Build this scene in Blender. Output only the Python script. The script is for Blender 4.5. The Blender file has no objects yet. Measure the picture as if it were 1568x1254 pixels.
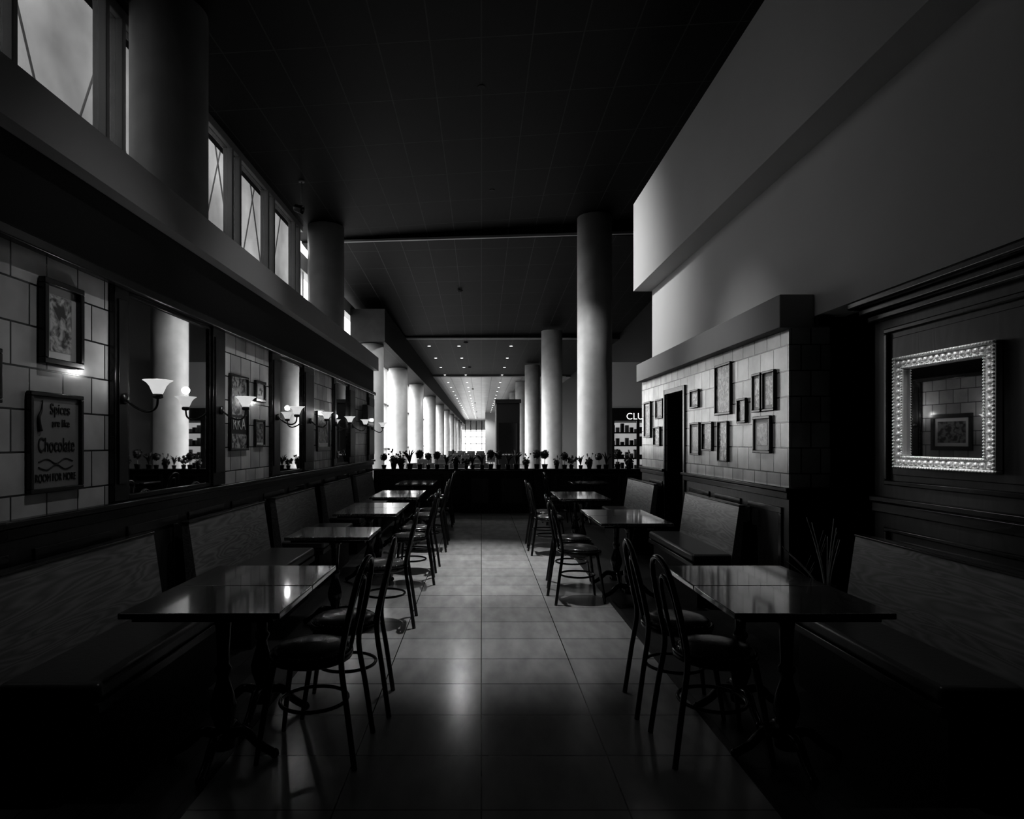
import bpy, bmesh, math, random
from mathutils import Vector, Matrix
random.seed(4)
scene = bpy.context.scene
COL = scene.collection

# ------------------------------------------------------------------ materials
def newmat(name):
    m = bpy.data.materials.new(name); m.use_nodes = True
    nt = m.node_tree
    return m, nt, nt.nodes['Principled BSDF']

def simple(name, v, rough=0.5, metal=0.0, noise=0.0, nscale=8, bump=0.0, emit=0.0, coat=0.0, spec=0.5):
    m, nt, b = newmat(name)
    b.inputs['Base Color'].default_value = (v, v, v, 1)
    b.inputs['Roughness'].default_value = rough
    b.inputs['Metallic'].default_value = metal
    b.inputs['Coat Weight'].default_value = coat
    b.inputs['Specular IOR Level'].default_value = spec
    tc = nt.nodes.new('ShaderNodeTexCoord')
    n = nt.nodes.new('ShaderNodeTexNoise'); n.inputs['Scale'].default_value = nscale
    n.inputs['Detail'].default_value = 5
    nt.links.new(tc.outputs['Object'], n.inputs['Vector'])
    mr = nt.nodes.new('ShaderNodeMapRange')
    mr.inputs['To Min'].default_value = v * (1 - noise); mr.inputs['To Max'].default_value = v * (1 + noise)
    nt.links.new(n.outputs['Fac'], mr.inputs['Value'])
    nt.links.new(mr.outputs['Result'], b.inputs['Base Color'])
    if bump > 0:
        bp = nt.nodes.new('ShaderNodeBump'); bp.inputs['Strength'].default_value = bump
        bp.inputs['Distance'].default_value = 0.01
        nt.links.new(n.outputs['Fac'], bp.inputs['Height']); nt.links.new(bp.outputs['Normal'], b.inputs['Normal'])
    if emit > 0:
        b.inputs['Emission Color'].default_value = (1, 1, 1, 1); b.inputs['Emission Strength'].default_value = emit
    return m

def brickmat(name, axes, c1, c2, mortar, bw, rh, ms, rough, off=0.5, shift=(0, 0), bump=0.3, noise=0.25, nscale=3.0, metal=0, nstretch=(1,1,1), spec=0.5):
    m, nt, b = newmat(name)
    tc = nt.nodes.new('ShaderNodeTexCoord')
    sp = nt.nodes.new('ShaderNodeSeparateXYZ'); nt.links.new(tc.outputs['Object'], sp.inputs[0])
    cb = nt.nodes.new('ShaderNodeCombineXYZ')
    for i in range(2):
        a = nt.nodes.new('ShaderNodeMath'); a.operation = 'ADD'; a.inputs[1].default_value = -shift[i] + 200 * (bw if i == 0 else rh)
        nt.links.new(sp.outputs[axes[i]], a.inputs[0]); nt.links.new(a.outputs[0], cb.inputs[i])
    br = nt.nodes.new('ShaderNodeTexBrick'); br.offset = off; br.squash = 1.0
    nt.links.new(cb.outputs[0], br.inputs['Vector'])
    br.inputs['Scale'].default_value = 1
    br.inputs['Brick Width'].default_value = bw; br.inputs['Row Height'].default_value = rh
    br.inputs['Mortar Size'].default_value = ms; br.inputs['Mortar Smooth'].default_value = 0.2
    br.inputs['Color1'].default_value = (c1,) * 3 + (1,); br.inputs['Color2'].default_value = (c2,) * 3 + (1,)
    br.inputs['Mortar'].default_value = (mortar,) * 3 + (1,)
    mp = nt.nodes.new('ShaderNodeMapping'); mp.inputs['Scale'].default_value = nstretch
    nt.links.new(tc.outputs['Object'], mp.inputs[0])
    n = nt.nodes.new('ShaderNodeTexNoise'); n.inputs['Scale'].default_value = nscale; n.inputs['Detail'].default_value = 5
    nt.links.new(mp.outputs[0], n.inputs['Vector'])
    mr = nt.nodes.new('ShaderNodeMapRange'); mr.inputs['From Min'].default_value=.3; mr.inputs['From Max'].default_value=.7
    mr.inputs['To Min'].default_value = 1 - noise; mr.inputs['To Max'].default_value = 1 + noise
    nt.links.new(n.outputs['Fac'], mr.inputs['Value'])
    mx = nt.nodes.new('ShaderNodeMix'); mx.data_type = 'RGBA'; mx.blend_type = 'MULTIPLY'; mx.inputs['Factor'].default_value = 1
    nt.links.new(br.outputs['Color'], mx.inputs[6]); nt.links.new(mr.outputs['Result'], mx.inputs[7])
    nt.links.new(mx.outputs[2], b.inputs['Base Color'])
    b.inputs['Roughness'].default_value = rough; b.inputs['Metallic'].default_value = metal
    b.inputs['Specular IOR Level'].default_value = spec
    inv = nt.nodes.new('ShaderNodeMath'); inv.operation = 'MULTIPLY_ADD'; inv.inputs[1].default_value = -1; inv.inputs[2].default_value = 1
    nt.links.new(br.outputs['Fac'], inv.inputs[0])
    ad = nt.nodes.new('ShaderNodeMath'); ad.operation = 'MULTIPLY_ADD'; ad.inputs[1].default_value = 0.25
    nt.links.new(n.outputs['Fac'], ad.inputs[0]); nt.links.new(inv.outputs[0], ad.inputs[2])
    bp = nt.nodes.new('ShaderNodeBump'); bp.inputs['Strength'].default_value = bump; bp.inputs['Distance'].default_value = 0.006
    nt.links.new(ad.outputs[0], bp.inputs['Height']); nt.links.new(bp.outputs['Normal'], b.inputs['Normal'])
    return m

def woodmat(name, v0, v1, rough, stretch=(1, 8, 8), scale=2.2, dist=5, coat=0.0, spec=0.5):
    m, nt, b = newmat(name)
    tc = nt.nodes.new('ShaderNodeTexCoord')
    mp = nt.nodes.new('ShaderNodeMapping'); mp.inputs['Scale'].default_value = stretch
    nt.links.new(tc.outputs['Object'], mp.inputs[0])
    n = nt.nodes.new('ShaderNodeTexNoise'); n.inputs['Scale'].default_value = scale
    n.inputs['Detail'].default_value = 2; n.inputs['Distortion'].default_value = 0.4
    nt.links.new(mp.outputs[0], n.inputs['Vector'])
    mu = nt.nodes.new('ShaderNodeMath'); mu.operation = 'MULTIPLY'; mu.inputs[1].default_value = dist * 2.5
    nt.links.new(n.outputs['Fac'], mu.inputs[0])
    fr = nt.nodes.new('ShaderNodeMath'); fr.operation = 'PINGPONG'; fr.inputs[1].default_value = 0.5
    nt.links.new(mu.outputs[0], fr.inputs[0])
    cr = nt.nodes.new('ShaderNodeMapRange'); cr.inputs['From Max'].default_value = 0.5
    cr.inputs['To Min'].default_value = v0; cr.inputs['To Max'].default_value = v1
    nt.links.new(fr.outputs[0], cr.inputs['Value'])
    nt.links.new(cr.outputs['Result'], b.inputs['Base Color'])
    b.inputs['Roughness'].default_value = rough; b.inputs['Coat Weight'].default_value = coat
    b.inputs['Coat Roughness'].default_value = 0.07
    b.inputs['Specular IOR Level'].default_value = spec
    bp = nt.nodes.new('ShaderNodeBump'); bp.inputs['Strength'].default_value = 0.08; bp.inputs['Distance'].default_value = 0.004
    nt.links.new(fr.outputs[0], bp.inputs['Height']); nt.links.new(bp.outputs['Normal'], b.inputs['Normal'])
    return m

def artmat(name, seed, lo, hi, scale=6):
    m, nt, b = newmat(name)
    tc = nt.nodes.new('ShaderNodeTexCoord')
    n = nt.nodes.new('ShaderNodeTexNoise'); n.noise_dimensions = '4D'; n.inputs['W'].default_value = seed
    n.inputs['Scale'].default_value = scale; n.inputs['Detail'].default_value = 3; n.inputs['Distortion'].default_value = 0.8
    nt.links.new(tc.outputs['Object'], n.inputs['Vector'])
    cr = nt.nodes.new('ShaderNodeValToRGB')
    e = cr.color_ramp.elements
    e[0].position = .42; e[0].color = (lo,) * 3 + (1,); e[1].position = .58; e[1].color = (hi,) * 3 + (1,)
    nt.links.new(n.outputs['Fac'], cr.inputs[0]); nt.links.new(cr.outputs[0], b.inputs['Base Color'])
    b.inputs['Roughness'].default_value = 0.25
    return m

M = {}
M['tileL'] = brickmat('glazed_tile_yz', (1, 2), .42, .62, .03, .235, .2, .005, .22, bump=.6)
M['tileF'] = brickmat('glazed_tile_xz', (0, 2), .42, .62, .03, .15, .2, .005, .22, bump=.6)
M['floor'] = brickmat('floor_tile', (0, 1), .42, .52, .05, .58, .424, .0035, .2, off=0, shift=(0, 3.288), bump=.2, noise=.15, nscale=1.6, nstretch=(6, 2, 1), spec=.8)  # stretched noise: tile veining plus window-reflection streaks painted into the colour
M['cfloor'] = brickmat('concourse_tile', (0, 1), .45, .5, .2, .6, .6, .004, .16, off=0, bump=.1)
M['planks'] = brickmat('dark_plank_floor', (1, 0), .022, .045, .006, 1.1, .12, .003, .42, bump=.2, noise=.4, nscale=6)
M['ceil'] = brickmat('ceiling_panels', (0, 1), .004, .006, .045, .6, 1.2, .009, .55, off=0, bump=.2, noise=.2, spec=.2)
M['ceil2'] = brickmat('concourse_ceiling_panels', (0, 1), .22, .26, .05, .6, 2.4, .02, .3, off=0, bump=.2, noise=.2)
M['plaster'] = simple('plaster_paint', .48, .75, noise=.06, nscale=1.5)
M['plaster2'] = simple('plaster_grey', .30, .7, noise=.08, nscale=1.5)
M['band'] = simple('fascia_grey_paint', .38, .45, noise=.08, nscale=2)
M['column'] = simple('column_concrete', .55, .5, noise=.25, nscale=3, bump=.08)
M['darkwood'] = woodmat('dark_panel_wood', .009, .02, .35, (1, 1, .2), 5, 3)
M['trimwood'] = woodmat('dark_trim_wood', .012, .024, .24, (1, .3, 1), 5, 3)
M['black'] = simple('black_paint', .006, .6, noise=.2, spec=.3)
M['benchback'] = woodmat('bench_wood_veneer', .12, .24, .36, (5, .6, 6), 1.5, 6)
M['leather'] = simple('dark_leather', .045, .33, noise=.25, nscale=30, bump=.12)
M['tabletop'] = woodmat('table_top_wood', .05, .11, .2, (8, 1.1, 4), 2.2, 4, coat=1.0, spec=.8)
M['tabletop'].node_tree.nodes['Principled BSDF'].inputs['Coat IOR'].default_value = 2.2
M['turned'] = simple('turned_dark_wood', .014, .18, noise=.2)
M['chair'] = simple('bentwood_dark', .014, .18, noise=.2)
M['cushion'] = simple('seat_cushion_leather', .09, .22, noise=.2, nscale=25, bump=.1, spec=.8)
M['nail'] = simple('brass_nail', .45, .3, 1)
M['frameblk'] = simple('frame_black', .012, .25, noise=.2)
M['mat'] = simple('mat_board', .75, .5)
M['mirror'] = simple('mirror_silver', .82, .015, 1)
M['silver'] = simple('silver_leaf', .9, .35, .3, noise=.06, nscale=40, bump=.2)
M['winframe'] = simple('window_frame_metal', .4, .4, .1)
M['steel'] = simple('canopy_steel', .3, .5)
M['brass'] = simple('sconce_brass', .12, .3, .9)
M['ground'] = simple('outdoor_paving', .5, .8)
M['leaf'] = simple('plant_leaf', .03, .4, noise=.4)
M['flower'] = simple('flower_petal', .25, .6, noise=.4)
M['pot'] = simple('plant_pot', .015, .3)
M['twig'] = simple('dry_twig', .5, .6)
M['paper'] = simple('sign_paper_grey', .26, .5, noise=.2, nscale=10)
M['ink'] = simple('sign_ink', .65, .5)
M['inkdark'] = simple('sign_ink_dark', .015, .5)
M['shade'] = simple('sconce_glass', .6, .3, emit=.5)
M['lamp'] = simple('downlight_lens', .9, .4, emit=2.5)
M['signlight'] = simple('lit_sign_letters', .9, .4, emit=.8)
M['shopglow'] = simple('shop_light_panel', .9, .4, emit=.3)
M['screen'] = simple('tv_screen', .01, .08)
ARTS = [artmat('print_%d' % i, i * 3.7, *p) for i, p in enumerate([(.04, .5, 14), (.03, .28, 16), (.10, .7, 18), (.015, .14, 10), (.07, .5, 22)])]

def glassmat(name, t):
    m = bpy.data.materials.new(name); m.use_nodes = True
    nt = m.node_tree; nt.nodes.clear()
    o = nt.nodes.new('ShaderNodeOutputMaterial'); mx = nt.nodes.new('ShaderNodeMixShader')
    tr = nt.nodes.new('ShaderNodeBsdfTransparent'); gl = nt.nodes.new('ShaderNodeBsdfGlossy')
    gl.inputs['Roughness'].default_value = .05
    tc = nt.nodes.new('ShaderNodeTexCoord'); n = nt.nodes.new('ShaderNodeTexNoise')
    n.inputs['Scale'].default_value = .8; n.inputs['Detail'].default_value = 6
    nt.links.new(tc.outputs['Object'], n.inputs['Vector'])
    mr = nt.nodes.new('ShaderNodeMapRange'); mr.inputs['From Min'].default_value=.3; mr.inputs['From Max'].default_value=.7
    mr.inputs['To Min'].default_value = t * .75; mr.inputs['To Max'].default_value = t * 1.2
    nt.links.new(n.outputs['Fac'], mr.inputs['Value']); nt.links.new(mr.outputs['Result'], tr.inputs['Color'])
    mx.inputs[0].default_value = .06
    nt.links.new(tr.outputs[0], mx.inputs[1]); nt.links.new(gl.outputs[0], mx.inputs[2]); nt.links.new(mx.outputs[0], o.inputs[0])
    return m
M['tint'] = glassmat('tinted_mottled_glass', .31)  # noise in the tint paints uneven reflections into the pane

# ------------------------------------------------------------------ mesh builder
def spline(pts, n=6, closed=False):
    P = [Vector(p) for p in pts]; L = len(P); out = []
    segs = L if closed else L - 1
    for i in range(segs):
        g = lambda k: P[k % L] if closed else P[max(0, min(L - 1, k))]
        p0, p1, p2, p3 = g(i - 1), g(i), g(i + 1), g(i + 2)
        for j in range(n):
            t = j / n
            out.append(.5 * ((2 * p1) + (-p0 + p2) * t + (2 * p0 - 5 * p1 + 4 * p2 - p3) * t * t + (-p0 + 3 * p1 - 3 * p2 + p3) * t ** 3))
    if not closed: out.append(P[-1])
    return out

class B:
    def __init__(s, name):
        s.name = name; s.bm = bmesh.new(); s.mats = []
    def mi(s, m):
        if m not in s.mats: s.mats.append(m)
        return s.mats.index(m)
    def box(s, x0, x1, y0, y1, z0, z1, m, r=0, seg=2):
        if x0 > x1: x0, x1 = x1, x0
        if y0 > y1: y0, y1 = y1, y0
        if z0 > z1: z0, z1 = z1, z0
        i = s.mi(m); v = [s.bm.verts.new(c) for c in [(x0, y0, z0), (x1, y0, z0), (x1, y1, z0), (x0, y1, z0), (x0, y0, z1), (x1, y0, z1), (x1, y1, z1), (x0, y1, z1)]]
        fs = [s.bm.faces.new([v[k] for k in q]) for q in [(3, 2, 1, 0), (4, 5, 6, 7), (0, 1, 5, 4), (1, 2, 6, 5), (2, 3, 7, 6), (3, 0, 4, 7)]]
        for f in fs: f.material_index = i
        if r > 0:
            es = set(e for f in fs for e in f.edges)
            res = bmesh.ops.bevel(s.bm, geom=list(es), offset=r, segments=seg, affect='EDGES', profile=.5)
            for f in res['faces']: f.material_index = i; f.smooth = True
        return v
    def hexa(s, pts, m):
        i = s.mi(m); v = [s.bm.verts.new(c) for c in pts]
        for q in [(3, 2, 1, 0), (4, 5, 6, 7), (0, 1, 5, 4), (1, 2, 6, 5), (2, 3, 7, 6), (3, 0, 4, 7)]:
            f = s.bm.faces.new([v[k] for k in q]); f.material_index = i
    def quad(s, pts, m, smooth=False):
        f = s.bm.faces.new([s.bm.verts.new(p) for p in pts]); f.material_index = s.mi(m); f.smooth = smooth
    def tube(s, pts, r, m, sides=8, closed=False):
        i = s.mi(m); P = [Vector(p) for p in pts]; L = len(P)
        rad = r if callable(r) else (lambda t: r)
        T = []
        for k in range(L):
            a = P[(k - 1) % L] if (closed or k > 0) else P[k]
            b = P[(k + 1) % L] if (closed or k < L - 1) else P[k]
            T.append((b - a).normalized())
        up = Vector((0, 0, 1)) if abs(T[0].z) < .9 else Vector((1, 0, 0))
        nrm = (up - T[0] * up.dot(T[0])).normalized(); rings = []
        for k in range(L):
            nrm = (nrm - T[k] * nrm.dot(T[k])).normalized(); bn = T[k].cross(nrm)
            rr = rad(k / max(1, L - 1))
            rings.append([s.bm.verts.new(P[k] + (nrm * math.cos(2 * math.pi * j / sides) + bn * math.sin(2 * math.pi * j / sides)) * rr) for j in range(sides)])
        for k in range(L if closed else L - 1):
            a, b = rings[k], rings[(k + 1) % L]
            for j in range(sides):
                f = s.bm.faces.new((a[j], a[(j + 1) % sides], b[(j + 1) % sides], b[j])); f.material_index = i; f.smooth = True
        if not closed:
            for rg in (rings[0][::-1], rings[-1]):
                f = s.bm.faces.new(rg); f.material_index = i
    def lathe(s, prof, m, c=(0, 0, 0), sides=20, flat=False):
        i = s.mi(m); rings = []
        for r, z in prof:
            rings.append([s.bm.verts.new((c[0] + max(r, .0004) * math.cos(2 * math.pi * j / sides), c[1] + max(r, .0004) * math.sin(2 * math.pi * j / sides), c[2] + z)) for j in range(sides)])
        for a, b in zip(rings, rings[1:]):
            for j in range(sides):
                f = s.bm.faces.new((a[j], a[(j + 1) % sides], b[(j + 1) % sides], b[j])); f.material_index = i; f.smooth = not flat
        f = s.bm.faces.new(rings[0][::-1]); f.material_index = i
        f = s.bm.faces.new(rings[-1]); f.material_index = i
    def ball(s, c, r, m, u=8, v=6, sc=(1, 1, 1)):
        i = s.mi(m)
        res = bmesh.ops.create_uvsphere(s.bm, u_segments=u, v_segments=v, radius=r, matrix=Matrix.Translation(c) @ Matrix.Diagonal((*sc, 1)))
        for vv in res['verts']:
            for f in vv.link_faces: f.material_index = i; f.smooth = True
    def mesh(s):
        bmesh.ops.recalc_face_normals(s.bm, faces=s.bm.faces)
        me = bpy.data.meshes.new(s.name); s.bm.to_mesh(me); s.bm.free()
        for m in s.mats: me.materials.append(m)
        return me
    def done(s, parent=None, loc=None, rot=0):
        return place(s.name, s.mesh(), loc, rot, parent)

def place(name, me, loc=None, rot=0, parent=None):
    o = bpy.data.objects.new(name, me); COL.objects.link(o)
    if loc: o.location = loc
    o.rotation_euler = (0, 0, rot)
    if parent: o.parent = parent
    return o

def text(body, size, pos, axis, m, parent, name='lettering', ext=.002, sx=1.0):
    cu = bpy.data.curves.new(name, 'FONT'); cu.body = body; cu.size = size; cu.extrude = ext
    cu.align_x = 'CENTER'; cu.align_y = 'CENTER'
    t = bpy.data.objects.new('tmp', cu); COL.objects.link(t)
    bpy.context.view_layer.update()
    me = bpy.data.meshes.new_from_object(t.evaluated_get(bpy.context.evaluated_depsgraph_get()))
    bpy.data.objects.remove(t)
    if axis == 'L': R = Matrix(((0, 0, 1), (1, 0, 0), (0, 1, 0)))
    elif axis == 'R': R = Matrix(((0, 0, -1), (-1, 0, 0), (0, 1, 0)))
    else: R = Matrix(((1, 0, 0), (0, 0, -1), (0, 1, 0)))
    me.transform(Matrix.Translation(pos) @ R.to_4x4() @ Matrix.Diagonal((sx, 1, 1, 1)))
    me.materials.clear(); me.materials.append(m)
    return place(name, me, parent=parent)

# ------------------------------------------------------------------ dims
XL, XR, XW = -2.14, 2.40, 2.71
H = 1.45
YD = 12.64

# floor
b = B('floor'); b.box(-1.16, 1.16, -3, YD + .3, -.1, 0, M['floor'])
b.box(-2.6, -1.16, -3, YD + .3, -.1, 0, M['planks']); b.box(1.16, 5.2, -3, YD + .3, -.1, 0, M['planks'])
b.box(-4.2, 6, YD + .3, 112, -.1, 0, M['cfloor']); b.done()
b = B('ground_outside'); b.box(-60, -4.2, -20, 160, -.3, -.12, M['ground']); b.box(-4.2, 40, 112, 160, -.3, -.12, M['ground']); b.done()

# ceiling
b = B('ceiling')
def cz(x): return 6.14 + .061 * x
for (ya, yb, da, db) in [(-3, 13.8, 0, 0)]:
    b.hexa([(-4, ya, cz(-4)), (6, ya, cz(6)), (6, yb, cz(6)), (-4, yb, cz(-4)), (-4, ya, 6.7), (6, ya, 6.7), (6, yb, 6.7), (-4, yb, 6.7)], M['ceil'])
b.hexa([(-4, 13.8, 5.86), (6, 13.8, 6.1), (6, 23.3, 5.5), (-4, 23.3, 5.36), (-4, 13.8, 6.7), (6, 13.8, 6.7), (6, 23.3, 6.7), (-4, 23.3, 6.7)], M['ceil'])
b.box(-4, 6, 23.3, 36, 5.3, 6.7, M['ceil'])
b.box(-4, 6, 36, 112, 5.2, 6.7, M['ceil2'])
b.done()
b = B('trim_ceiling_edge')
b.hexa([(-3.7, 13.72, 5.85), (4.9, 13.72, 6.10), (4.9, 13.80, 6.10), (-3.7, 13.80, 5.85), (-3.7, 13.72, 5.89), (4.9, 13.72, 6.16), (4.9, 13.80, 6.16), (-3.7, 13.80, 5.89)], M['plaster2'])
b.box(-3.8, 4.9, 23.2, 23.3, 5.28, 5.33, M['plaster2']); b.box(-3.8, 4.9, 35.9, 36, 5.18, 5.25, M['plaster2'])
b.box(-3.8, -2.8, 18.0, 111, 4.35, 5.3, M['ceil'])
b.done()

# ---------------- left wall
b = B('wall_left')
b.box(-2.6, XL - .02, -3, 12.2, 0, 2.84, M['black'])
for (y0, y1) in [(-3, 3.56), (5.11, 6.25), (7.81, 8.87), (10.36, 11.6)]:
    b.box(XL - .02, XL, y0, y1, 1.07, 2.36, M['tileL'])
b.box(XL - .02, XL + .0, -3, 12.2, 0, 1.07, M['darkwood'])
b.box(-2.6, XL + .02, -3, 12.2, 2.36, 2.84, M['black'])
b.box(-3.75, -2.6, -3, 12.3, 2.7, 2.84, M['black'])
b.done()
b = B('trim_left_pilasters')
for (y0, y1) in [(3.56, 3.71), (4.87, 5.11), (6.25, 6.50), (7.38, 7.81), (8.87, 9.02), (9.91, 10.36), (11.6, 12.2)]:
    b.box(XL, XL + .035, y0 + .003, y1 - .003, 1.10, 2.355, M['trimwood'], .006)
    b.box(XL + .035, XL + .045, y0 + .03, y1 - .03, 1.2, 2.28, M['darkwood'], .004)
b.done()
b = B('trim_left_cornice')
b.box(XL + .02, XL + .07, -3, 12.2, 2.35, 2.41, M['trimwood'], .01)
b.box(-3.0, -2.03, -3, 12.25, 2.842, 3.10, M['band'])
b.done()
b = B('trim_left_chair_rail')
b.box(XL, XL + .06, -3, 12.2, 1.06, 1.095, M['trimwood'], .008)
b.box(XL, XL + .03, -3, 12.2, 1.0, 1.058, M['trimwood'], .008)
y = -2.5
while y < 12:
    b.box(XL, XL + .012, y, y + .62, .30, .36, M['trimwood'], .004); b.box(XL, XL + .012, y, y + .62, .88, .94, M['trimwood'], .004)
    b.box(XL, XL + .012, y, y + .06, .36, .88, M['trimwood'], .004); b.box(XL, XL + .012, y + .56, y + .62, .36, .88, M['trimwood'], .004)
    y += .78
b.done()
b = B('baseboard_left'); b.box(XL, XL + .02, -3, 12.2, .0, .14, M['trimwood'], .004); b.done()
# wall mirrors on the left
for k, (y0, y1) in enumerate([(3.71, 4.87), (6.50, 7.38), (9.02, 9.91)]):
    b = B('wall_mirror')
    b.box(XL - .018, XL + .004, y0 + .03, y1 - .03, 1.13, 2.33, M['mirror'])
    w = .03
    for q in [(y0 + .002, y0 + w, 1.10, 2.355), (y1 - w, y1 - .002, 1.10, 2.355), (y0 + w, y1 - w, 1.10, 1.13), (y0 + w, y1 - w, 2.325, 2.355)]:
        b.box(XL - .018, XL + .02, q[0], q[1], q[2], q[3], M['trimwood'], .004)
    b.done()

# ---------------- right side
b = B('wall_right')
b.box(XR, XR + .3, 4.82, 7.28, 0, 2.41, M['black'])
b.box(XR, XR + .3, 8.0, 9.19, 0, 2.41, M['black'])
b.box(XR, XR + .3, 7.28, 8.0, 2.05, 2.41, M['black'])
for (y0, y1, z0) in [(4.80, 7.28, 1.07), (8.0, 9.19, 1.07), (7.28, 8.0, 2.05)]:
    b.box(XR - .02, XR, y0, y1, z0, 2.32, M['tileL'])
b.box(XR - .0, XR + .3, 4.80, 4.82, 1.07, 2.41, M['tileF'])
b.box(XR - .02, XR + .3, 4.80, 4.82, 0, 1.07, M['darkwood'])
for (y0, y1) in [(4.82, 7.28), (8.0, 9.19)]:
    b.box(XR - .02, XR, y0, y1, 0, 1.07, M['darkwood'])
b.box(XR + .3, 3.35, 4.84, 4.9, 0, 2.45, M['darkwood'])      # recess back
b.box(XW, XW + .2, -3, 4.27, 0, 2.41, M['darkwood'])           # wood wall with mirror
b.box(3.25, 3.35, 4.27, 4.84, 0, 2.45, M['darkwood'])
b.box(XR + .7, XR + .75, 7.0, 8.3, 0, 2.3, M['black'])
b.done()
b = B('wall_right_upper')
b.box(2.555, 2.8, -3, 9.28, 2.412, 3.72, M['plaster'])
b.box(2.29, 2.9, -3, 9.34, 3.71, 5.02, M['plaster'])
b.box(2.8, 3.4, -3, 4.9, 2.46, 2.6, M['black'])
b.done()
b = B('trim_right_beam')
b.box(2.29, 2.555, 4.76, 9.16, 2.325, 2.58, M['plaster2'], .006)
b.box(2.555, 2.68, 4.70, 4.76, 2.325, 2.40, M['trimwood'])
b.done()
b = B('trim_right_chair_rail')
for (y0, y1) in [(4.78, 7.27), (8.01, 9.19)]:
    b.box(XR - .07, XR - .02, y0, y1, 1.06, 1.095, M['trimwood'], .008)
    b.box(XR - .045, XR - .02, y0, y1, 1.0, 1.058, M['trimwood'], .006)
    y = y0 + .12
    while y + .62 < y1:
        for q in [(y, y + .62, .3, .35), (y, y + .62, .88, .93), (y, y + .05, .35, .88), (y + .57, y + .62, .35, .88)]:
            b.box(XR - .034, XR - .02, q[0], q[1], q[2], q[3], M['trimwood'], .004)
        y += .78
b.box(XR - .07, XR + .3, 4.74, 4.80, 1.06, 1.095, M['trimwood'], .008)
# recess panel mouldings
for q in [(2.74, 2.80, 1.2, 2.3), (2.98, 3.03, 1.2, 2.3), (2.80, 2.98, 1.2, 1.25), (2.80, 2.98, 2.25, 2.3)]:
    b.box(q[0], q[1], 4.82, 4.84, q[2], q[3], M['trimwood'], .005)
b.box(2.72, 3.25, 4.78, 4.84, 1.04, 1.09, M['trimwood'], .008)
b.box(2.72, 3.25, 4.79, 4.84, 2.34, 2.42, M['trimwood'], .01)
b.done()
b = B('trim_mirror_wall')
b.box(XW - .04, XW, -3, 4.28, 1.04, 1.085, M['trimwood'], .01)
b.box(XW - .02, XW, -3, 4.28, .97, 1.04, M['trimwood'], .008)
b.box(XW - .16, XW, -3, 4.33, 2.36, 2.41, M['trimwood'], .012)
b.box(XW - .10, XW, -3, 4.30, 2.31, 2.36, M['trimwood'], .012)
b.box(XW - .05, XW, -3, 4.28, 2.26, 2.31, M['trimwood'], .012)
for (y0, y1, z0, z1, w) in [(2.45, 4.15, 1.16, 2.2, .035), (.6, 2.3, 1.16, 2.2, .035), (3.0, 4.15, .25, .88, .03), (1.6, 2.85, .25, .88, .03)]:
    for q in [(y0, y1, z0, z0 + w), (y0, y1, z1 - w, z1), (y0, y0 + w, z0 + w, z1 - w), (y1 - w, y1, z0 + w, z1 - w)]:
        b.box(XW - .022, XW, q[0], q[1], q[2], q[3], M['trimwood'], .008)
    b.box(XW - .008, XW, y0 + .07, y1 - .07, z0 + .07, z1 - .07, M['darkwood'], .005)
b.done()
b = B('baseboard_right'); b.box(XR - .04, XR - .02, 4.8, 7.27, 0, .14, M['trimwood'], .004); b.box(XW - .02, XW, -3, 4.27, 0, .14, M['trimwood'], .004); b.done()
b = B('door_1')
b.box(XR + .24, XR + .28, 7.32, 7.96, 0.0, 2.02, M['black'])
for q in [(7.38, 7.9, .25, .95), (7.38, 7.9, 1.1, 1.9)]:
    b.box(XR + .225, XR + .24, q[0], q[1], q[2], q[3], M['trimwood'], .006)
b.ball((XR + .2, 7.4, 1.0), .025, M['brass'])
b.done()
b = B('trim_door_casing')
for q in [(7.22, 7.28, 0, 2.11), (8.0, 8.06, 0, 2.11), (7.28, 8.0, 2.05, 2.11)]:
    b.box(XR - .04, XR - .021, q[0], q[1], q[2], q[3], M['frameblk'], .004)
b.done()

# outer shell
b = B('wall_back'); b.box(-4, 6, -3.2, -3, 0, 6.7, M['black']); b.done()
b = B('wall_right_outer'); b.box(5.2, 5.5, -3, 112, 0, 6.7, M['black']); b.done()
b = B('wall_left_outer'); b.box(-4, -3.8, -3, 12.9, 0, 3.0, M['black']); b.box(-4, -2.3, 12.3, 12.5, 0, 2.9, M['black'])
b.box(-4, -3.7, -3, 4.5, 3.0, 6.0, M['black']); b.done()  # unseen solid stretch, added to keep window light off the near wall

# ---------------- clerestory window
pairs = [(4.6, 4.9), (6.12, 6.4), (7.65, 7.95), (9.2, 9.5), (10.75, 11.05), (12.3, 12.6)]
b = B('window_1')
b.box(-3.84, -3.68, 4.5, 12.9, 3.0, 3.10, M['winframe'], .01)
b.box(-3.84, -3.70, 4.5, 12.9, 5.80, 5.95, M['winframe'], .01)
for a, c in pairs:
    for yy in (a, c):
        b.box(-3.82, -3.68, yy - .03, yy + .03, 3.1, 5.8, M['winframe'], .008)
b.box(-3.765, -3.755, 4.5, 12.9, 3.1, 5.80, M['tint'])
b.done()
b = B('canopy_truss')
for k in range(9):
    y = -1 + 2.2 * k
    b.tube([(-6.2, y, 2), (-6.2, y + 2.6, 8.5)], .018, M['steel'], 6)
    b.tube([(-6.2, y + 2.6, 2), (-6.2, y, 8.5)], .018, M['steel'], 6)
b.tube([(-6.2, -2, 4.6), (-6.2, 22, 4.6)], .03, M['steel'], 6)
b.done()
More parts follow.
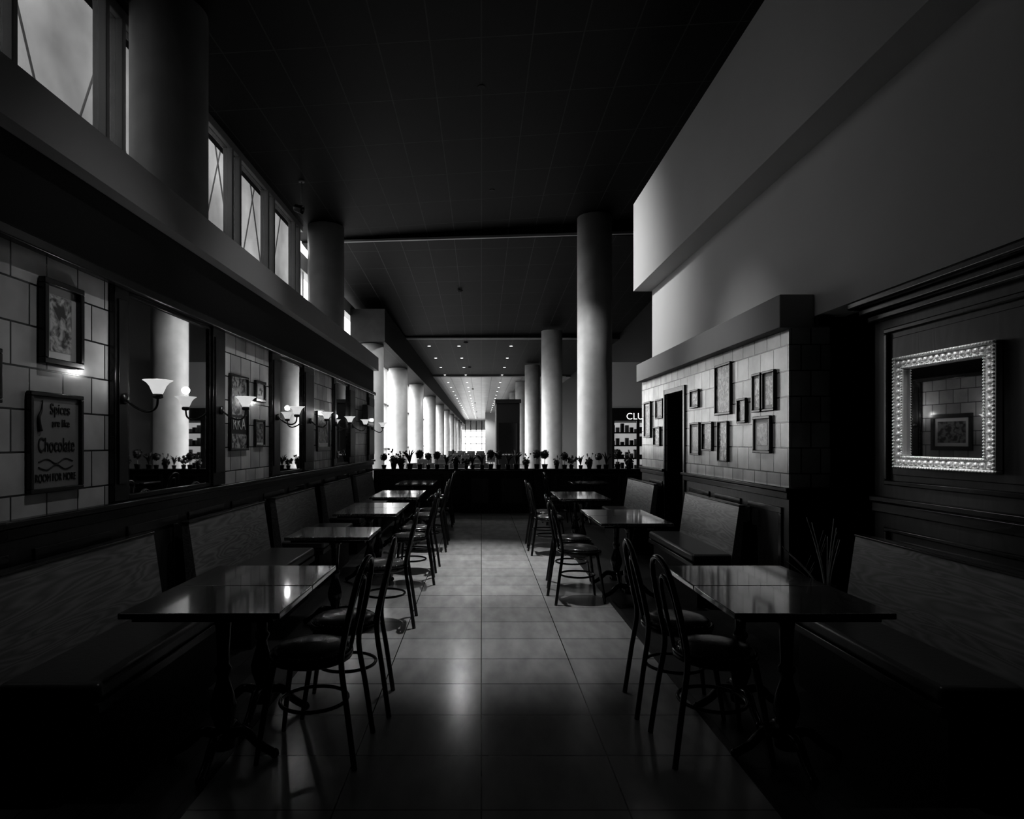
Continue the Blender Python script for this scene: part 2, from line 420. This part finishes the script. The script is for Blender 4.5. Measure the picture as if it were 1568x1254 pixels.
# concourse glazing left + end
b = B('window_2')
for k in range(50):
    y = 13.4 + 2 * k
    b.box(-4.0, -3.85, y - .04, y + .04, 0, 5.4, M['winframe'])
for z in (.0, 1.1, 2.9, 4.4):
    b.box(-3.98, -3.88, 12.9, 112, z, z + .08, M['winframe'])
b.box(-4, -3.8, 12.9, 112, 5.1, 5.45, M['winframe'])
b.done()
b = B('window_3')
for k in range(10):
    b.box(-3.9 + k * 1.0 - .06, -3.9 + k * 1.0 + .06, 111.8, 112, 0, 5.3, M['winframe'])
for z in (1.0, 2.2, 3.3): b.box(-3.9, 5.2, 111.8, 112, z, z + .12, M['winframe'])
b.box(-3.9, 5.2, 111.8, 112, 3.5, 5.3, M['plaster2'])
b.box(.5, 5.2, 80, 80.3, 0, 5.2, M['plaster2'])
b.done()

# ---------------- columns
def column(x, y, ztop, r=.37):
    b = B('round_column')
    b.lathe([(r + .04, 0), (r + .04, .12), (r, .14), (r, ztop * .5), (r, ztop)], M['column'], sides=48)
    b.done(loc=(x, y, 0))
column(-3.24, 6.45, cz(-3.3) - .02); column(-3.24, 12.95, cz(-3.3) - .02)
column(2.44, 13.37, 6.27)
for y in (18.6, 24.6, 31.5, 40, 49, 58, 67, 76, 85, 94):
    column(-3.3, y, 4.34)
for k in range(10):
    column(2.5, 22 + 8.4 * k, 5.36 if k == 0 else 5.18)

# ---------------- divider
b = B('low_partition')
b.box(-2.2, 3.3, YD, YD + .28, 0, .86, M['darkwood'])
b.box(-2.22, 3.32, YD - .03, YD + .30, .86, .89, M['trimwood'], .008)
x = -2.1
while x < 3.1:
    for q in [(x, x + .62, .12, .17), (x, x + .62, .74, .79), (x, x + .05, .17, .74), (x + .57, x + .62, .17, .74)]:
        b.box(q[0], q[1], YD - .015, YD, q[2], q[3], M['trimwood'], .004)
    x += .72
b.box(-.42, 1.05, YD - .14, YD - .016, 0, .87, M['black'], .01)
b.box(-.2, .15, YD - .15, YD - .14, .2, .7, M['darkwood'], .004); b.box(.4, .85, YD - .15, YD - .14, .2, .7, M['darkwood'], .004)
b.done()

def leafcluster(b, c, r, n, m, sz):
    for _ in range(n):
        d = Vector((random.gauss(0, 1), random.gauss(0, 1), random.gauss(0, 1))).normalized()
        p = Vector(c) + d * r * random.uniform(.75, 1.05)
        t = d.cross(Vector((random.random(), random.random(), random.random()))).normalized(); u = d.cross(t) * .6 + d * .3
        s = sz * random.uniform(.7, 1.3)
        b.quad([p - t * s * .4, p + u * s, p + t * s * .4, p - u * s], m)
plants = []
for v in range(4):
    b = B('potted_plant')
    b.lathe([(.04, 0), (.055, .07), (.058, .08), (.05, .08), (.045, .07)], M['pot'], sides=14)
    if v == 0:
        b.tube([(0, 0, .07), (.003, 0, .2)], .006, M['twig'], 5); leafcluster(b, (0, 0, .25), .08, 150, M['leaf'], .03); b.ball((0, 0, .25), .072, M['leaf'])
    elif v == 1:
        for k in range(14):
            a = random.uniform(0, 6.28); l = random.uniform(.12, .24); sp = random.uniform(.04, .15)
            pts = spline([(0, 0, .07), (math.cos(a) * sp * .4, math.sin(a) * sp * .4, .09 + l * .7), (math.cos(a) * sp, math.sin(a) * sp, .09 + l)], 4)
            b.tube(pts, lambda t: .002 + .010 * math.sin(math.pi * min(1, t * 1.02 + .02)), M['leaf'], 4)
    elif v == 2:
        leafcluster(b, (0, 0, .13), .08, 110, M['leaf'], .04); b.ball((0, 0, .13), .06, M['leaf'])
        for k in range(6):
            a = random.uniform(0, 6.28); r = random.uniform(.02, .10); z = random.uniform(.2, .31)
            b.tube([(0, 0, .1), (math.cos(a) * r, math.sin(a) * r, z)], .003, M['leaf'], 4)
            leafcluster(b, (math.cos(a) * r, math.sin(a) * r, z), .018, 14, M['flower'], .016)
            b.ball((math.cos(a) * r, math.sin(a) * r, z), .016, M['flower'], 7, 5)
    else:
        for k in range(7):
            a = k * .9; r = .08 + .02 * (k % 3); z = .14 + .03 * (k % 4)
            b.tube([(0, 0, .07), (math.cos(a) * r, math.sin(a) * r, z)], .003, M['leaf'], 4)
            leafcluster(b, (math.cos(a) * r, math.sin(a) * r, z + .01), .03, 22, M['leaf'], .04)
        leafcluster(b, (0, 0, .16), .07, 60, M['leaf'], .04)
    plants.append(b.mesh())
x = -2.0
k = 0
while x < 3.2:
    o = place('potted_plant', plants[random.choice([0, 1, 2, 3, 2, 1, 3])] if k % 6 else plants[0], (x, YD + .11 + random.uniform(-.02, .02), .891), random.uniform(0, 6))
    sc = random.uniform(.85, 1.3); o.scale = (sc, sc * .9, sc)
    x += random.uniform(.13, .25); k += 1

# ---------------- chairs
b = B('dining_chair')
outer = spline([(-.25, -.175, 0), (-.215, -.165, .25), (-.185, -.152, .46), (-.205, -.158, .60), (-.235, -.15, .74), (-.26, -.11, .86), (-.27, 0, .905), (-.26, .11, .86), (-.235, .15, .74), (-.205, .158, .60), (-.185, .152, .46), (-.215, .165, .25), (-.25, .175, 0)], 6)
b.tube(outer, .0135, M['chair'], 10)
inner = spline([(-.165, -.075, .46), (-.195, -.085, .6), (-.222, -.077, .72), (-.24, -.045, .795), (-.245, 0, .815), (-.24, .045, .795), (-.222, .077, .72), (-.195, .085, .6), (-.165, .075, .46)], 6)
b.tube(inner, .0105, M['chair'], 8)
for s in (-1, 1):
    b.tube(spline([(.20, s * .165, 0), (.17, s * .145, .22), (.135, s * .125, .44)], 5), lambda t: .011 + .006 * t, M['chair'], 10)
b.tube([(.155 * math.cos(a * math.pi / 16) - .012, .152 * math.sin(a * math.pi / 16), .235) for a in range(32)], .009, M['chair'], 8, True)
b.lathe([(.0, .425), (.165, .425), (.187, .435), (.193, .45), (.191, .466), (.18, .47)], M['chair'], sides=40)
b.lathe([(.174, .468), (.174, .478), (.155, .492), (.11, .502), (.0, .505)], M['cushion'], sides=40)
for k in range(44):
    a = k * 2 * math.pi / 44
    b.ball((.173 * math.cos(a), .173 * math.sin(a), .478), .0045, M['nail'], 6, 4)
chair_me = b.mesh()
def chair(x, y, rot):
    place('dining_chair', chair_me, (x, y, 0), rot)
R0, R180 = 0, math.pi
for (x, y, r) in [(1.10, 2.93, .04), (1.07, 3.40, -.05), (.89, 5.68, .1), (.92, 6.28, -.08), (.88, 8.05, .05), (.88, 8.62, 0), (1.36, 10.9, .1)]:
    chair(x, y, r)
for (x, y, r) in [(-.80, 2.93, -.06), (-.75, 3.42, .08), (-.78, 4.97, 0.05), (-.74, 6.42, .08), (-.74, 7.02, -.05), (-.72, 8.28, .05), (-.72, 8.88, 0), (-.74, 10.62, 0), (-.74, 11.22, .05)]:
    chair(x, y, R180 + r)

# ---------------- tables
def table_mesh(w, d):
    b = B('pedestal_table')
    b.box(-w / 2, w / 2, -d / 2 + .002, d / 2 - .002, .704, .731, M['tabletop'], .005)
    b.box(-w / 2 + .04, w / 2 - .04, -d / 2 + .04, d / 2 - .04, .684, .704, M['turned'])
    b.lathe([(.05, .05), (.055, .09), (.04, .11), (.03, .13), (.038, .16), (.055, .21), (.058, .25), (.045, .30), (.03, .35), (.026, .38), (.038, .40), (.038, .415), (.026, .43), (.028, .5), (.034, .6), (.038, .63), (.05, .64), (.05, .655), (.035, .66), (.1, .68), (.1, .69)], M['turned'], sides=20)
    for k in range(4):
        a = k * math.pi / 2; c, s = math.cos(a), math.sin(a)
        b.tube(spline([(c * .03, s * .03, .11), (c * .10, s * .10, .12), (c * .17, s * .17, .06), (c * .23, s * .23, .025)], 5), lambda t: .026 - .008 * t, M['turned'], 8)
        b.ball((c * .235, s * .235, .022), .022, M['turned'])
    return b.mesh()
t1 = table_mesh(.68, .505); t2 = table_mesh(.64, .565)
def table(x, y, me=t1, rot=0): place('pedestal_table', me, (x * 1.028, y * 1.028, 0), rot)
for y in (2.765, 3.257): table(1.36, y)
for y in (5.56, 6.11): table(1.33, y, t2)
for y in (7.83, 8.38): table(1.27, y, t2)
table(1.85, 10.75, t2)
for y in (2.765, 3.257): table(-1.15, y)
table(-1.13, 4.8, t2)
for y in (6.27, 6.82): table(-1.13, y, t2)
for y in (8.05, 8.6): table(-1.1, y, t2)
table(-1.1, 10.4, t2); table(-1.1, 10.95, t2)

# ---------------- benches   (local: wall at -x side, facing +x; scaled by length)
def bench(y0, y1, left=True):
    b = B('banquette_bench'); L = y1 - y0
    s = 1 if left else -1
    xb = -2.055 if left else 2.275
    xf = -1.55 if left else 1.84
    X = lambda d: xb + s * d          # d = distance from wall side of the back
    depth = abs(xf - xb)
    b.box(X(.06), X(depth - .05), y0 + .03, y1 - .03, 0, .34, M['black'])
    b.box(X(.07), X(depth), y0, y1, .34, .385, M['trimwood'], .006)
    b.box(X(.09), X(depth), y0 + .004, y1 - .004, .387, .465, M['leather'], .022, 3)
    # sloping back slab
    z0, z1 = .30, .88
    pts = lambda dl, dh, t: None
    a0, a1, c0, c1 = .03, .085, -.02, .02
    b.hexa([(X(a0), y0, z0), (X(a1 + .03), y0, z0), (X(a1 + .03), y1, z0), (X(a0), y1, z0), (X(c0), y0, z1), (X(c1 + .012), y0, z1), (X(c1 + .012), y1, z1), (X(c0), y1, z1)], M['benchback'])
    b.box(X(c0 - .004), X(c1 + .018), y0 - .004, y1 + .004, z1, z1 + .015, M['trimwood'], .004)
    b.done()
for a, c in [(2.51, 3.83), (4.29, 5.78), (6.09, 7.52), (7.98, 9.6), (10.0, 11.5)]: bench(a, c, True)
for a, c in [(2.48, 3.72), (5.40, 6.83), (8.06, 9.5)]: bench(a, c, False)

# ---------------- sconces
def sconce(y):
    e = bpy.data.objects.new('wall_sconce', None); COL.objects.link(e); e.location = (XL + .045, y, 1.7)
    b = B('arm')
    b.lathe([(.0, -.0), (.03, .0), (.035, .01), (.02, .02), (.0, .022)], M['brass'], sides=14)
    me = b.mesh(); me.transform(Matrix.Rotation(math.pi / 2, 4, 'Y')); place('backplate', me, parent=e)
    b = B('arm')
    b.tube(spline([(.01, 0, 0), (.07, 0, -.05), (.14, 0, -.075), (.19, 0, -.05), (.20, 0, .01)], 6), .007, M['brass'], 8)
    b.lathe([(.012, 0), (.028, .006), (.03, .02), (.022, .03)], M['brass'], c=(.20, 0, .0), sides=14)
    b.done(parent=e)
    b = B('glass_shade')
    b.lathe([(.026, .028), (.036, .05), (.046, .075), (.062, .095), (.082, .108), (.080, .110), (.058, .098), (.04, .075), (.03, .05), (.02, .035)], M['shade'], c=(.20, 0, 0), sides=24)
    b.done(parent=e)
    l = bpy.data.lights.new('bulb', 'POINT'); l.energy = 1.3; l.shadow_soft_size = .03
    lo = bpy.data.objects.new('bulb', l); COL.objects.link(lo); lo.parent = e; lo.location = (.20, 0, .16)
for y in (3.635, 4.99, 6.375, 7.6, 8.945, 10.13, 11.9): sconce(y)

# ---------------- pictures
def picture(side, y0, y1, z0, z1, art, fw=.022, matw=.0, d=.025, name='framed_picture'):
    b = B(name); x = XL + .003 if side == 'L' else XR - .023; s = 1 if side == 'L' else -1
    for q in [(y0, y1, z0, z0 + fw), (y0, y1, z1 - fw, z1), (y0, y0 + fw, z0 + fw, z1 - fw), (y1 - fw, y1, z0 + fw, z1 - fw)]:
        b.box(x, x + s * d, q[0], q[1], q[2], q[3], M['frameblk'], .004)
    b.box(x, x + s * .008, y0 + fw, y1 - fw, z0 + fw, z1 - fw, M['mat'] if matw else art)
    if matw:
        b.box(x + s * .008, x + s * .010, y0 + fw + matw, y1 - fw - matw, z0 + fw + matw, z1 - fw - matw, art)
    return b.done()
picture('L', 2.99, 3.29, 1.83, 2.25, ARTS[2], .03, .04, .035)
picture('L', 2.40, 2.74, 1.62, 1.86, ARTS[1], .02)
p = picture('L', 2.91, 3.30, 1.20, 1.69, M['paper'], .022, name='framed_poster')
xs = XL + .013
text('Spices', .075, (xs, 3.135, 1.61), 'L', M['inkdark'], p, sx=.8)
text('are like', .055, (xs, 3.14, 1.54), 'L', M['inkdark'], p, sx=.8)
text('Chocolate', .10, (xs, 3.11, 1.43), 'L', M['inkdark'], p, sx=.64)
text('ROOM FOR MORE', .055, (xs, 3.105, 1.27), 'L', M['inkdark'], p, sx=.66)
b = B('bottle_drawing'); b.tube(spline([(xs, 2.99, 1.5), (xs, 2.98, 1.56), (xs, 3.0, 1.6), (xs, 3.01, 1.65)], 4), lambda t: .002 + .012 * (1 - t), M['inkdark'], 6); b.done(parent=p)
b = B('scroll_ornament')
for (zz, s) in [(1.35, 1), (1.325, -1)]:
    b.tube(spline([(xs, 2.98, zz), (xs, 3.04, zz + .014 * s), (xs, 3.105, zz - .01 * s), (xs, 3.17, zz + .014 * s), (xs, 3.23, zz)], 5), .003, M['inkdark'], 5)
b.done(parent=p)
p = picture('L', 5.24, 5.65, 1.37, 2.03, ARTS[4], .022, name='framed_poster')
b = B('poster_band'); b.box(XL + .011, XL + .015, 5.27, 5.62, 1.52, 1.68, M['inkdark']); b.done(parent=p)
text('RKA', .15, (XL + .017, 5.445, 1.6), 'L', M['ink'], p)
picture('L', 5.83, 6.1, 1.83, 2.03, ARTS[2], .03, .03)
picture('L', 5.82, 6.08, 1.40, 1.66, ARTS[1], .02, .02)
picture('L', 8.02, 8.70, 1.32, 1.85, ARTS[1], .06, .05)
R = lambda *a, **k: picture('R', *a, **k)
K = 1.1395; KZ = 1.0435
for (ya, yb, zb, zt, ar, fw, mw) in [
    (5.16, 5.51, 1.64, 2.12, 1, .025, .0), (5.92, 6.16, 1.745, 1.94, 0, .02, .02), (4.60, 4.75, 1.63, 1.95, 2, .022, .02),
    (4.385, 4.575, 1.63, 1.95, 0, .02, .03), (4.86, 5.03, 1.55, 1.765, 1, .02, .0), (4.45, 4.73, 1.295, 1.595, 1, .025, .04),
    (5.90, 6.16, 1.245, 1.59, 3, .02, .03), (5.57, 5.83, 1.295, 1.585, 1, .02, .0), (5.22, 5.44, 1.2, 1.58, 4, .012, .0),
    (7.6, 7.9, 1.44, 1.93, 1, .025, .03), (7.09, 7.38, 1.68, 1.93, 3, .02, .02), (7.2, 7.47, 1.33, 1.58, 0, .02, .0)]:
    R(ya * K, yb * K, zb * KZ, zt * KZ, ARTS[ar], fw, mw)

# ornate mirror
b = B('ornate_wall_mirror')
y0, y1, z0, z1 = 3.21, 3.94, 1.28, 1.98
x = XW - .009; fw = .085
b.box(x - .012, x, y0 + .05, y1 - .05, z0 + .05, z1 - .05, M['mirror'])
for (o, w, dd) in [(0, .02, .045), (.02, .045, .028), (.065, .015, .04)]:
    a, c, e, g = y0 + o, y1 - o, z0 + o, z1 - o
    for q in [(a, c, e, e + w), (a, c, g - w, g), (a, a + w, e + w, g - w), (c - w, c, e + w, g - w)]:
        b.box(x - dd, x, q[0], q[1], q[2], q[3], M['silver'], .006)
def beadrow(off, r, step, dd):
    a, c, e, g = y0 + off, y1 - off, z0 + off, z1 - off
    n = int((c - a) / step); m_ = int((g - e) / step)
    for k in range(n + 1):
        yy = a + (c - a) * k / n
        for zz in (e, g): b.ball((x - dd, yy, zz), r, M['silver'], 8, 6)
    for k in range(1, m_):
        zz = e + (g - e) * k / m_
        for yy in (a, c): b.ball((x - dd, yy, zz), r, M['silver'], 8, 6)
beadrow(.042, .017, .042, .032); beadrow(.01, .008, .02, .047); beadrow(.072, .006, .016, .042)
me = b.mesh()
me.transform(Matrix.Translation((x, y0, 0)) @ Matrix.Rotation(math.radians(3.8), 4, 'Z') @ Matrix.Translation((-x, -y0, 0)))
place('ornate_wall_mirror', me)

# television
b = B('television')
b.box(XL + .05, XL + .14, 10.9, 11.55, 1.72, 2.1, M['frameblk'], .01)
b.box(XL + .14, XL + .142, 10.93, 11.52, 1.75, 2.07, M['screen'])
b.box(XL + .001, XL + .05, 11.15, 11.3, 1.85, 1.95, M['frameblk'])
b.done()

# vase with twigs
b = B('twig_vase')
b.lathe([(.06, 0), (.08, .1), (.085, .25), (.06, .42), (.045, .5), (.055, .53), (.05, .53), (.04, .5)], M['pot'], sides=24)
for k, (dx, dy, dz) in enumerate([(-.30, -.02, .78), (-.22, .05, .72), (-.10, .0, .93), (-.05, .1, .86), (.04, -.03, .9), (.07, .05, .95), (-.16, -.05, .97), (.0, .0, .84), (.08, .0, .82), (-.26, .0, .68)]):
    b.tube(spline([(0, 0, .4), (dx * .35, dy * .4, .4 + (dz - .4) * .5), (dx, dy, dz)], 5), lambda t: .005 - .0025 * t, M['twig'], 5)
    b.tube([(dx * .5, dy * .5, .4 + (dz - .4) * .6), (dx * .5 + .04, dy * .5, .4 + (dz - .4) * .85)], .0015, M['twig'], 4)
b.done(loc=(2.22, 3.98, 0))

# one hanging spotlight; all flush spots are fill lamps added for brightness
def aimed_spot(x, y, z, tx, ty, tz, energy, ang=70, rad=.08):
    e = bpy.data.objects.new('pendant_or_fill_spot', None); COL.objects.link(e); e.location = (x, y, z)
    ztop = cz(x)
    d = (Vector((tx, ty, tz)) - Vector((x, y, z))).normalized(); q = d.to_track_quat('-Z', 'Y')
    if ztop - z > .25:
        b = B('stem'); b.tube([(0, 0, .12), (0, 0, ztop - z)], .012, M['steel'], 8); b.lathe([(.05, -.03), (.05, 0)], M['steel'], c=(0, 0, ztop - z), sides=14); b.done(parent=e)
        b = B('lamp_head'); b.lathe([(.04, .14), (.06, .12), (.07, .0), (.075, -.02), (.068, -.02), (.06, .02)], M['frameblk'], sides=20)
        me = b.mesh(); me.transform(q.to_matrix().to_4x4()); place('lamp_head', me, parent=e)
    else:
        b = B('fill_spot_ring'); b.lathe([(.05, ztop - z - .008), (.05, ztop - z - .001)], M['black'], sides=24); b.done(parent=e)  # black cap for the added fill spots
    l = bpy.data.lights.new('beam', 'SPOT'); l.energy = energy; l.spot_size = math.radians(ang); l.spot_blend = 1; l.shadow_soft_size = rad
    lo = bpy.data.objects.new('beam', l); COL.objects.link(lo); lo.parent = e; lo.location = d * .06; lo.rotation_euler = q.to_euler()
aimed_spot(.0, 8.2, 6.06, .0, 7.4, 0, 1250, 36, .04)  # added fill for the aisle floor
aimed_spot(.0, 5.9, 6.06, .0, 5.0, 0, 560, 32, .04)  # second added light pool, nearer part of the aisle
aimed_spot(-3.1, 10.7, 5.45, 2.4, 10.2, 3.7, 1350, 56, .2)
aimed_spot(.2, 11.6, 6.06, 2.44, 13.37, 1.8, 300, 50, .04)  # added to brighten the round column
aimed_spot(-.9, 3.4, 6.0, 2.66, 3.57, 1.52, 1000, 10.5, .04)      # added to brighten the ornate mirror
aimed_spot(.4, 3.4, 6.02, -2.1, 3.35, 1.25, 160, 32, .05)        # added fill on left tiles, poster and bench
aimed_spot(-.2, 3.6, 6.02, 2.2, 3.0, .65, 90, 24, .05)          # added fill on the right bench
aimed_spot(.3, 5.6, 6.10, -2.1, 5.4, 1.2, 220, 40, .04)  # added fill on the left wall
aimed_spot(-.2, 6.4, 6.08, 2.4, 6.0, 1.2, 330, 34, .04)  # added fill on the right tile wall

# ---------------- concourse beyond
b = B('concourse_downlights')
for k in range(22):
    for x in (-2.1, -.9, 1.2):
        yy = 25 + 3.6 * k
        z = 5.3 if yy < 36 else 5.2
        b.lathe([(.06, -.015), (.06, .0)], M['lamp'], c=(x, yy, z), sides=12)
b.done()
b = B('shop_front')
b.box(3.7, 5.18, 18, 20, 2.42, 3.75, M['plaster'])
b.box(3.7, 5.18, 17.95, 18.0, 2.05, 2.42, M['frameblk'])
b.box(3.7, 3.85, 17.95, 20, 0, 2.05, M['frameblk']); b.box(4.5, 4.58, 17.95, 18, 0, 2.05, M['frameblk'])
b.box(3.85, 5.18, 19.9, 20, 0, 2.05, M['shopglow'])
for z in (.5, .9, 1.3, 1.7):
    b.box(3.9, 5.1, 19.3, 19.7, z, z + .04, M['frameblk'])
    for k in range(8):
        b.box(3.93 + k * .145, 4.02 + k * .145, 19.35, 19.5, z + .04, z + .04 + random.uniform(.1, .28), M['inkdark' if k % 2 else 'paper'])
sh = b.done()
text('CLUB', .27, (4.52, 17.93, 2.17), 'F', M['signlight'], sh)
b = B('information_kiosk')
b.box(.6, 1.55, 25, 27, 0, 3.0, M['black'], .03); b.box(.55, 1.6, 24.95, 27.05, 3.0, 3.15, M['frameblk'], .02)
b.box(.7, 1.45, 24.96, 25, 1.0, 2.2, M['screen']); b.box(.7, 1.45, 24.9, 25, .9, .95, M['steel'])
b.done()
# waiting seats
b = B('waiting_seat_row')
for k in range(4):
    x = -.9 + k * .6
    b.box(x, x + .5, -.25, .22, .40, .45, M['leather'], .02); b.box(x, x + .5, .2, .26, .45, .85, M['leather'], .02)
b.box(-.9, 1.4, -.02, .04, .34, .39, M['steel'])
for x in (-.7, 1.2): b.box(x - .03, x + .03, -.2, .2, 0, .03, M['steel']); b.box(x - .02, x + .02, -.02, .03, .03, .36, M['steel'])
seat_me = b.mesh()
for (x, y) in [(-1.2, 17), (-1.3, 21), (-1.2, 28), (-.6, 33), (-1.2, 39)]: place('waiting_seat_row', seat_me, (x, y, 0), 0)

# ---------------- added concourse fill lamps and daylight
for (x, y, e) in [(-.6, 17.5, 260), (-.6, 24, 260), (-.6, 32, 400), (-.6, 44, 600), (-.6, 60, 900), (-.6, 78, 1200), (-.6, 96, 1500)]:  # lamps added besides the downlight rows to brighten columns and floor
    em = bpy.data.objects.new('fill_lamp', None); COL.objects.link(em)
    zc = 5.72 if y < 20 else (5.29 if y < 36 else 5.19)
    em.location = (x, y, zc)
    b = B('fill_lamp_housing'); b.lathe([(.08, .0), (.08, -.03), (.06, -.035), (.06, -.02)], M['black'], sides=20); b.done(parent=em)
    l = bpy.data.lights.new('lamp_light', 'SPOT'); l.energy = e; l.spot_size = math.radians(150); l.spot_blend = .6; l.shadow_soft_size = .1
    lo = bpy.data.objects.new('lamp_light', l); COL.objects.link(lo); lo.parent = em; lo.location = (0, 0, -.06)
s = bpy.data.lights.new('sun', 'SUN'); s.energy = 2.4; s.angle = math.radians(25)
so = bpy.data.objects.new('sun', s); COL.objects.link(so)
so.rotation_euler = Vector((1, -.05, -.24)).to_track_quat('-Z', 'Y').to_euler(); so.location = (-20, 20, 8)

# ---------------- world + portals
w = bpy.data.worlds.new('sky'); scene.world = w; w.use_nodes = True
nt = w.node_tree; bg = nt.nodes['Background']
tc = nt.nodes.new('ShaderNodeTexCoord'); n = nt.nodes.new('ShaderNodeTexNoise'); n.inputs['Scale'].default_value = 3; n.inputs['Detail'].default_value = 4
nt.links.new(tc.outputs['Generated'], n.inputs['Vector'])
mr = nt.nodes.new('ShaderNodeMapRange'); mr.inputs['From Min'].default_value = .35; mr.inputs['From Max'].default_value = .65; mr.inputs['To Min'].default_value = .75; mr.inputs['To Max'].default_value = 1.1
nt.links.new(n.outputs['Fac'], mr.inputs['Value']); nt.links.new(mr.outputs['Result'], bg.inputs['Color'])
bg.inputs['Strength'].default_value = 4.2
def portal(loc, rot, sx, sy):
    l = bpy.data.lights.new('sky_portal', 'AREA'); l.shape = 'RECTANGLE'; l.size = sx; l.size_y = sy
    l.cycles.is_portal = True
    o = bpy.data.objects.new('sky_portal', l); COL.objects.link(o); o.location = loc; o.rotation_euler = rot
portal((-3.9, 8.7, 4.45), (0, -math.pi / 2, 0), 2.8, 8.5)
portal((-4.05, 40, 2.7), (0, -math.pi / 2, 0), 5.4, 54)

# ---------------- camera
cam = bpy.data.cameras.new('camera'); co = bpy.data.objects.new('camera', cam); COL.objects.link(co)
co.location = (0, 0, H); co.rotation_euler = (math.pi / 2, 0, 0)
cam.sensor_fit = 'HORIZONTAL'; cam.sensor_width = 36; cam.lens = 36 * 950 / 1568
cam.shift_x = (784 - 737) / 1568; cam.shift_y = (676 - 627) / 1568
cam.clip_end = 500; cam.clip_start = .05
scene.camera = co
scene.view_settings.view_transform = 'Standard'
scene.view_settings.look = 'None'
scene.view_settings.gamma = 0.76
scene.view_settings.exposure = 0.4
